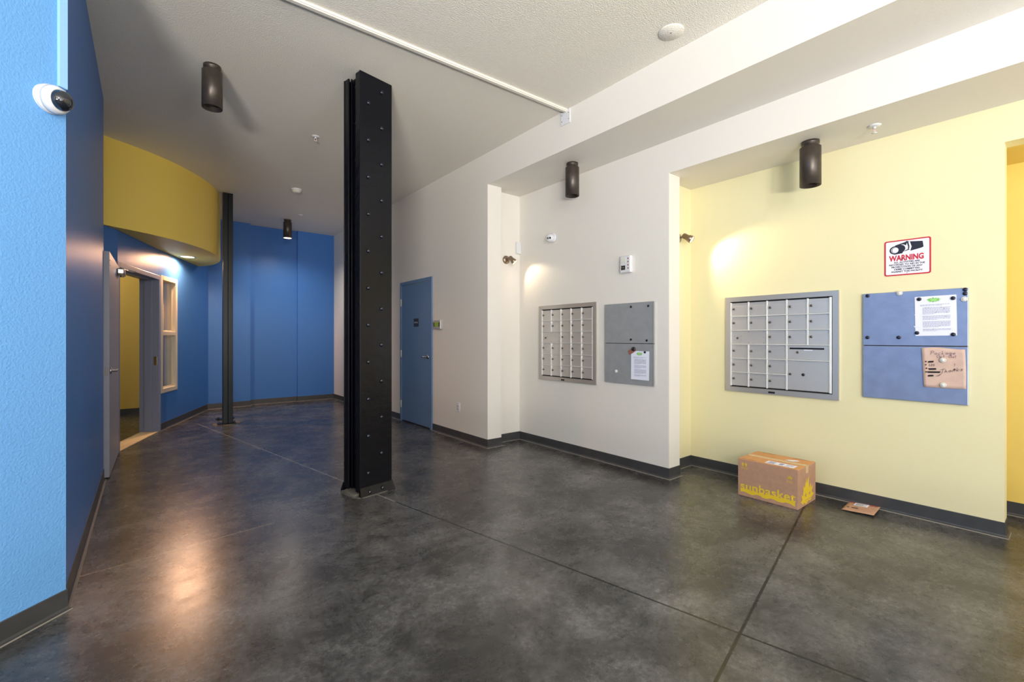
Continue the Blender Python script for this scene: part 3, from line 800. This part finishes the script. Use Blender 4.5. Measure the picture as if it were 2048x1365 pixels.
def notice(label, X, Y0, Z0, W, H, tilt, tear=False):
    """printed notice sheet, top-left corner at Y0,Z0"""
    t = thing('printed_notice', label, 'notice', (X - .0238, Y0, Z0), RW, rot=(0, tilt, RW))
    b = B(); nx, nz = 6, 10
    gr = [[b.bm.verts.new((W * i / nx, -.0004 - .0010 * math.sin(PI * j / nz) * (1 - abs(2 * i / nx - 1)), -H * j / nz)) for i in range(nx + 1)] for j in range(nz + 1)]
    for j in range(nz):
        for i in range(nx): b.bm.faces.new((gr[j][i], gr[j + 1][i], gr[j + 1][i + 1], gr[j][i + 1]))
    if tear:
        b.poly([(-.006, -.0006, -H * .45), (.05, -.002, -H * .46), (.045, -.002, -H * .47), (0, -.0006, -H * .475)])
        b.poly([(-.010, -.0006, -H * .74), (.03, -.002, -H * .77), (.03, -.002, -H * .79), (-.004, -.0006, -H * .78)])
    o = obj('sheet', b, M['paper'], t)
    sh = o.modifiers.new('t', 'SOLIDIFY'); sh.thickness = .0004; sh.offset = 0
    y = -.0022
    s = []
    n = 26; cx, cz = W * .47, -H * .095
    rr = random.Random(3)
    for i in range(n):
        a = 2 * PI * i / n; k = 1.0 if i % 2 else .66
        k *= rr.uniform(.85, 1.15)
        s.append((cx + W * .19 * k * math.cos(a), cz + H * .062 * k * math.sin(a)))
    gbm = B().poly([(p[0], y, p[1]) for p in s], 0)
    gbm.box(cx - W * .09, cx + W * .09, y - .0004, y - .0001, cz + .002, cz + .007, mi=1); gbm.box(cx - W * .07, cx + W * .07, y - .0004, y - .0001, cz - .007, cz - .002, mi=1)
    obj('green_burst', gbm, [M['green'], M['green_pale']], t)
    tb = B(); z = -H * .21
    k = 0
    for para, lines in enumerate((2, 8, 5, 7, 3)):
        for l in range(lines):
            x0 = W * (.13 if para == 0 else .19); x1 = W * (.86 if l < lines - 1 else rr.uniform(.45, .7)) - rr.uniform(0, .02) * W
            x = x0
            while x < x1:
                wl = rr.uniform(.02, .07) * W
                tb.box(x, min(x + wl, x1), y - .0002, y, z - H * .0085, z, mi=(1 if rr.random() < .06 else 0)); x += wl + W * .012
            z -= H * .0225
        z -= H * .030
    obj('print', tb, [M['ink'], M['ink_dark']], t)['kind'] = 'stuff'
    return t
notice('white printed notice with a green burst on the blue grey panel', 4.375, .742, 1.605, .218, .282, -.015, tear=True)
notice('white printed notice with a green burst on the lower half of the grey panel', 3.77, 2.772, 1.181, .207, .280, .012)
magnet('black magnet at the outer top of the notice on the grey panel', A_ - .002, 2.612, 1.170, 'dot')
ph = tag(obj('photo_magnet', B().box(-.045, .045, -.006, 0, -.022, .022, .004, mi=0).lathe([(0, .0), (.020, 0), (.019, .012), (0, .014)], (.030, -.006, .006), (0, -1, 0), 20, mi=1), [M['pink'], M['black']], loc=(3.7465, 2.762, 1.180), rot=(0, -.5, RW)), 'red brown and black shaped magnet on the corner of the notice on the grey panel', 'magnet')

# handwritten kraft note
kn = thing('handwritten_note', 'kraft paper note with package opt-out handwriting on the blue grey panel', 'note', (4.375 - .0238, .703, 1.236), RW)
NW, NH = .222, .278
b = B(); nx, nz = 12, 12
gr = []
for j in range(nz + 1):
    row = []
    for i in range(nx + 1):
        u, v = i / nx, j / nz
        x = u * NW + (.012 * v) * (1 - u) + .006 * math.sin(v * 2.2) * u; z = -v * NH + .006 * math.sin(u * 5) * (1 - v) - .002 * v * math.sin(u * 4)
        yy = -.0012 - .010 * max(0, .25 - u) * 4 * .5 - .004 * abs(math.sin(u * 3.1)) * .3 - .006 * max(0, u - .85) * 3
        row.append(b.bm.verts.new((x, yy, z)))
    gr.append(row)
for j in range(nz):
    for i in range(nx):
        f = b.bm.faces.new((gr[j][i], gr[j + 1][i], gr[j + 1][i + 1], gr[j][i + 1])); f.smooth = True
o = obj('sheet', b, M['kraft_note'], kn); sh = o.modifiers.new('t', 'SOLIDIFY'); sh.thickness = .0008; sh.offset = 0
hb = B(); Y = -.0082
def hw(word, x, z, s, slant=0.0, rise=0.0, wd=.0022, mi=0):
    G = {'P': [[(0, 0), (.05, 1)], [(-.1, .95), (.4, 1.05), (.6, .85), (.45, .55), (.05, .5)]],
         'a': [[(.5, .45), (.2, .5), (.05, .2), (.25, 0), (.5, .35), (.55, .02)]],
         'c': [[(.5, .42), (.2, .5), (.05, .2), (.25, 0), (.5, .08)]],
         'k': [[(.1, 0), (.12, .95)], [(.5, .5), (.14, .25), (.5, 0)]],
         'g': [[(.5, .45), (.2, .5), (.05, .22), (.3, .05), (.5, .4), (.5, -.3), (.2, -.4)]],
         'e': [[(.08, .22), (.5, .3), (.35, .5), (.08, .3), (.15, .02), (.5, .05)]],
         'O': [[(.5, .95), (.1, .8), (0, .35), (.3, 0), (.65, .3), (.65, .75), (.4, .97)]],
         'p': [[(.1, .5), (.1, -.4)], [(.1, .4), (.35, .5), (.5, .25), (.3, .02), (.1, .12)]],
         't': [[(.25, .85), (.25, .05), (.4, 0)], [(.0, .55), (.5, .6)]],
         'u': [[(.05, .5), (.1, .05), (.4, .05), (.5, .5), (.52, 0)]],
         'T': [[(-.2, .9), (.7, 1.1)], [(.35, 1.0), (.3, .1), (.05, -.3), (-.5, -.5)]],
         'h': [[(.1, 0), (.12, .95)], [(.12, .35), (.35, .5), (.5, 0)]],
         'n': [[(.08, 0), (.1, .5)], [(.1, .35), (.35, .5), (.5, 0)]],
         's': [[(.5, .45), (.15, .45), (.45, .15), (.1, 0)]],
         '-': [[(.1, .3), (.45, .32)]], '!': [[(.3, 1.2), (.25, .4)], [(.2, .1), (.26, .06)]],
         '#': [[(.1, .1), (.2, .7)], [(.35, .1), (.45, .7)], [(0, .3), (.5, .35)], [(.05, .5), (.55, .55)]],
         '1': [[(.1, .75), (.3, .95), (.3, 0)], [(.1, 0), (.5, 0)]], '2': [[(.05, .75), (.3, .95), (.5, .7), (.05, 0), (.55, .05)]],
         '0': [[(.3, .95), (.05, .5), (.3, 0), (.55, .5), (.3, .95)]],
         '*': [[(.05, .1), (.55, .5)], [(.3, -.1), (.3, .65)], [(.05, .5), (.55, .15)]]}
    for ch in word:
        if ch in G:
            for st in G[ch]:
                hb.stroke([(x + (px + pz * slant) * s, z + pz * s + px * s * rise) for px, pz in st], wd, Y, mi)
        x += s * (.72 if ch != ' ' else .4); z += s * .72 * rise
hw('Package', .048, -.046, .026, .15, .03, .0016, 1)
hw('Opt-Out', .080, -.067, .021, .1, .02, .0016, 1)
hw('#', .018, -.102, .015); hw('#', .018, -.125, .015); hw('120', .036, -.127, .016, .15, 0, .0018)
hw('#', .022, -.150, .015); hw('#', .020, -.176, .015)
for x0, x1, z, h in ((.034, .066, -.097, .011), (.036, .080, -.148, .010), (.030, .100, -.170, .009), (.034, .066, -.196, .010)):
    for q in range(5):
        hb.stroke([(x0 + random.uniform(0, .005), z - h / 2 + q * h / 5), (x1 - random.uniform(0, .006), z - h / 2 + q * h / 5 + .003)], .0030, Y, 0)
hb.stroke([(.075, -.196), (.088, -.196), (.100, -.186)], .0016, Y)
hw('Thanks', .100, -.176, .027, .15, .22, .0018)
hw('!', .166, -.128, .020, 0, 0, .0018); hw('*', .166, -.150, .018)
obj('handwriting', hb, [M['ink_dark'], M['ink_purple']], kn)

# ---------------------------------------------------------------- warning sign
sg = thing('warning_sign', 'white warning sign with red border and a camera picture on the pale yellow wall', 'sign', (4.375, .9205, 1.774), RW)
S = .2635
def rounded(x0, x1, z0, z1, r, n=6):
    out = []
    for cx, cz, a0 in ((x1 - r, z1 - r, 0), (x0 + r, z1 - r, PI / 2), (x0 + r, z0 + r, PI), (x1 - r, z0 + r, 1.5 * PI)):
        for i in range(n + 1): out.append((cx + r * math.cos(a0 + PI / 2 * i / n), cz + r * math.sin(a0 + PI / 2 * i / n)))
    return out
obj('sign_plate', B().prism_y(rounded(0, S, 0, S, .014), -.003, 0, 0), M['red'], sg)
obj('sign_face', B().prism_y(rounded(.009, S - .009, .009, S - .009, .008), -.0036, -.003, 0), M['sign_white'], sg)
yb_ = -.0040
wb_ = B().text('WARNING', S / 2 - .004, yb_, .111, .056, .0024, 'CENTER', sx=.72)
obj('warning_word', wb_, M['red'], sg)
tb = B()
for i, l in enumerate(('ALL ACTIVITIES ARE', 'RECORDED TO AID IN THE', 'PROSECUTION OF ANY', 'CRIME COMMITTED', 'AGAINST THIS FACILITY')):
    tb.text(l, S / 2 - .002, yb_, .0925 - i * .0172, .0165, .0006, 'CENTER', sx=1.0)
obj('sign_lettering', tb, M['sign_ink'], sg)
# camera picture: barrel with lens, bracket, tapering body
cb = B()
def P_(pts, mi, dy=0.0): cb.poly([(x * S, yb_ - dy, z * S) for x, z in pts], mi)
def ell(cx, cz, rx, rz, mi, dy, n=28, a=0.0):
    P_([(cx + rx * math.cos(2 * PI * i / n) * math.cos(a) - rz * math.sin(2 * PI * i / n) * math.sin(a), cz + rx * math.cos(2 * PI * i / n) * math.sin(a) + rz * math.sin(2 * PI * i / n) * math.cos(a)) for i in range(n)], mi, dy)
P_([(.56, .93), (.60, .925), (.83, .90), (.85, .74), (.80, .715), (.57, .665), (.60, .78)], 0, .0001)
P_([(.46, .935), (.50, .945), (.545, .93), (.575, .78), (.555, .70), (.40, .655), (.36, .665), (.45, .69), (.515, .715), (.525, .78), (.50, .90)], 0, .0002)
P_([(.24, .86), (.47, .93), (.50, .90), (.40, .62), (.22, .60)], 0, .0001)
ell(.385, .765, .11, .105, 1, .0003, a=.1); ell(.34, .755, .125, .115, 0, .0004)
ell(.235, .725, .118, .115, 0, .0005); ell(.235, .725, .082, .082, 1, .0006); ell(.232, .725, .068, .07, 0, .0007); ell(.240, .725, .062, .064, 1, .0008)
P_([(.53, .92), (.55, .92), (.575, .78), (.555, .71), (.54, .715), (.555, .78)], 1, .0004)
obj('camera_picture', cb, [M['sign_ink'], M['sign_white']], sg, fix=False)
obj('screw', B().lathe([(0, 0), (.003, 0), (.003, .001), (0, .001)], (S / 2, -.0036, .0155), (0, -1, 0), 10), M['lock'], sg)
obj('screw', B().lathe([(0, 0), (.003, 0), (.003, .001), (0, .001)], (S / 2, -.0036, S - .014), (0, -1, 0), 10), M['lock'], sg)

# ---------------------------------------------------------------- cardboard box
bx = thing('cardboard_box', 'taped cardboard meal box with yellow print standing on the floor by the yellow wall', 'box', (3.855, 1.78, 0), RW)
BW, BD, BH = .45, .370, .305                          # local x along the front, y deep into the wall side
cbx = B().box(0, BW, 0, BD, 0, BH - .004, .003)
obj('carton', cbx, M['kraft'], bx)
obj('flap', B().box(.002, BW - .002, .002, BD / 2 - .0015, BH - .004, BH, .001), M['kraft_top'], bx)
obj('flap', B().box(.002, BW - .002, BD / 2 + .0015, BD - .002, BH - .004, BH, .001), M['kraft_top'], bx)
obj('tape', B().box(-.0006, BW + .0006, BD / 2 - .027, BD / 2 + .027, BH, BH + .0006).box(BW, BW + .0006, BD / 2 - .027, BD / 2 + .027, BH - .055, BH + .0006).box(-.0006, 0, BD / 2 - .027, BD / 2 + .027, BH - .055, BH + .0006), M['tape'], bx)
lbm = B().box(.200, .410, .022, .110, BH + .0002, BH + .0009, mi=0)
for k in range(9): lbm.box(.215, .265, .030 + k * .008, .034 + k * .008, BH + .0009, BH + .0013, mi=1)
lbm.box(.295, .325, .045, .090, BH + .0009, BH + .0013, mi=1).box(.34, .375, .032, .04, BH + .0009, BH + .0013, mi=1)
for k in range(6): lbm.box(.345 + k * .008, .349 + k * .008, .06, .10, BH + .0009, BH + .0013, mi=1)
obj('shipping_label', lbm, [M['paper'], M['ink']], bx)
obj('small_label', B().poly([(.275, .225, BH + .0012), (.34, .232, BH + .0012), (.372, .275, BH + .0012), (.345, .292, BH + .0012), (.29, .262, BH + .0012)]), M['paper'], bx)
mk = B().text('KEEP REFRIGERATED', .03, .012, BH + .0006, .0001, flat=True) if False else B()
mk.box(.025, .135, .014, .019, BH + .0002, BH + .0006).box(.05, .16, BD - .022, BD - .018, BH + .0002, BH + .0006).box(.29, .40, BD - .024, BD - .019, BH + .0002, BH + .0006)
obj('hand_hole_slits', mk, M['ink_dark'], bx)
# yellow lettering band: word with slab serifs on a ragged yellow band
pb = B()
yw = -.0006
band = [(.022, .042)]
xs = 26
rr = random.Random(5)
for i in range(xs + 1): band.append((.022 + (.408) * i / xs, .030 + .006 * math.sin(i * .9) + rr.uniform(-.002, .002)))
top = []
for i in range(xs + 1): top.append((.022 + .408 * (xs - i) / xs, .060 + .006 * math.sin(i * 1.7) + rr.uniform(-.003, .003)))
pb.prism_y(band[1:] + top, yw, 0)
pb.text('sunbasket', .020, yw - .0002, .055, .092, .0016, 'LEFT', sx=1.08, spacing=1.04)

obj('yellow_lettering', pb, M['sun_yellow'], bx)
ib = B()
def leaf3(cx, cz, s, dy=yw):
    for a, L_ in ((0, 1.0), (.6, .85), (-.6, .85), (1.15, .7), (-1.15, .7)):
        d = Vector((math.sin(a), math.cos(a))); n = Vector((d.y, -d.x))
        p = Vector((cx, cz))
        q = [p, p + d * L_ * s * .5 + n * s * .16, p + d * L_ * s, p + d * L_ * s * .5 - n * s * .16]
        ib.poly([(v.x, dy, v.y) for v in q])
leaf3(.395, .222, .032)
for cx in (.040, .066):                              # the two up arrows
    ib.poly([(cx - .013, yw, .262), (cx + .013, yw, .262), (cx, yw, .280)]); ib.poly([(cx - .006, yw, .246), (cx + .006, yw, .246), (cx + .006, yw, .262), (cx - .006, yw, .262)])
ib.box(.024, .082, yw, 0, .236, .239).box(.028, .080, yw, 0, .224, .2275).box(.370, .415, yw, 0, .205, .207).box(.370, .415, yw, 0, .196, .199)
obj('gold_symbols', ib, M['gold_print'], bx)
# printed flame-like sunburst on the end face (local +x side)
sbn = B(); xe = BW + .0006
fl = [(.085, .020), (.045, .045), (.075, .060), (.055, .105), (.085, .085), (.100, .120), (.095, .170), (.120, .140), (.135, .165), (.165, .215), (.165, .165), (.185, .185), (.215, .225), (.205, .165), (.215, .125), (.250, .160), (.255, .120), (.300, .135), (.270, .085), (.320, .060), (.270, .045), (.250, .020), (.200, .030), (.150, .008), (.120, .030)]
sbn.bm.faces.new([sbn.bm.verts.new((xe, y + .01, z)) for y, z in fl])
obj('sunburst_print', sbn, M['sun_yellow'], bx)
eyes = B()
for y, z in ((.145, .082), (.225, .082)): eyes.lathe([(0, .0003), (.013, .0003)], (xe + .0002, y + .01, z), (1, 0, 0), 16)
eyes.box(xe, xe + .0003, .15, .26, .040, .044)
obj('print_gaps', eyes, M['kraft'], bx)

# padded envelope leaning on the foot of the baseboard
ev = thing('padded_envelope', 'small brown padded envelope lying on the floor against the baseboard', 'envelope', (4.118, 1.125, .004), rot=(0, -.05, -1.52))
EL, EW = .195, .245
b = B(); nx, nz = 12, 10
top, bot = [], []
for j in range(nz + 1):
    r1, r2 = [], []
    for i in range(nx + 1):
        u, v = i / nx, j / nz
        puff = .010 * (math.sin(PI * u) ** .5) * (math.sin(PI * v) ** .5) if 0 < u < 1 and 0 < v < 1 else 0
        r1.append(b.bm.verts.new((u * EL, v * EW, .003 + puff + .0015 * math.sin(u * 9 + v * 5) * (puff > 0))))
        r2.append(b.bm.verts.new((u * EL, v * EW, .001)))
    top.append(r1); bot.append(r2)
for j in range(nz):
    for i in range(nx):
        f = b.bm.faces.new((top[j][i], top[j][i + 1], top[j + 1][i + 1], top[j + 1][i])); f.smooth = True
        b.bm.faces.new((bot[j][i], bot[j + 1][i], bot[j + 1][i + 1], bot[j][i + 1]))
for i in range(nx):
    b.bm.faces.new((bot[0][i], bot[0][i + 1], top[0][i + 1], top[0][i])); b.bm.faces.new((bot[nz][i + 1], bot[nz][i], top[nz][i], top[nz][i + 1]))
for j in range(nz):
    b.bm.faces.new((bot[j + 1][0], bot[j][0], top[j][0], top[j + 1][0])); b.bm.faces.new((bot[j][nx], bot[j + 1][nx], top[j + 1][nx], top[j][nx]))
obj('pouch', b, M['kraft'], ev)
lb = B().box(.050, .135, .125, .195, .0138, .0146, mi=0)
for k in range(5): lb.box(.058, .125 - (k % 2) * .02, .133 + k * .012, .138 + k * .012, .0146, .0149, mi=1)
obj('address_label', lb, [M['paper'], M['ink_dark']], ev)
obj('stamped_print', B().box(.02, .035, .06, .068, .0118, .0128).box(.05, .09, .06, .069, .0128, .0138), M['ink_dark'], ev)
obj('tear_strip', B().box(.01, EL - .01, .205, .209, .0095, .0112), M['red'], ev)
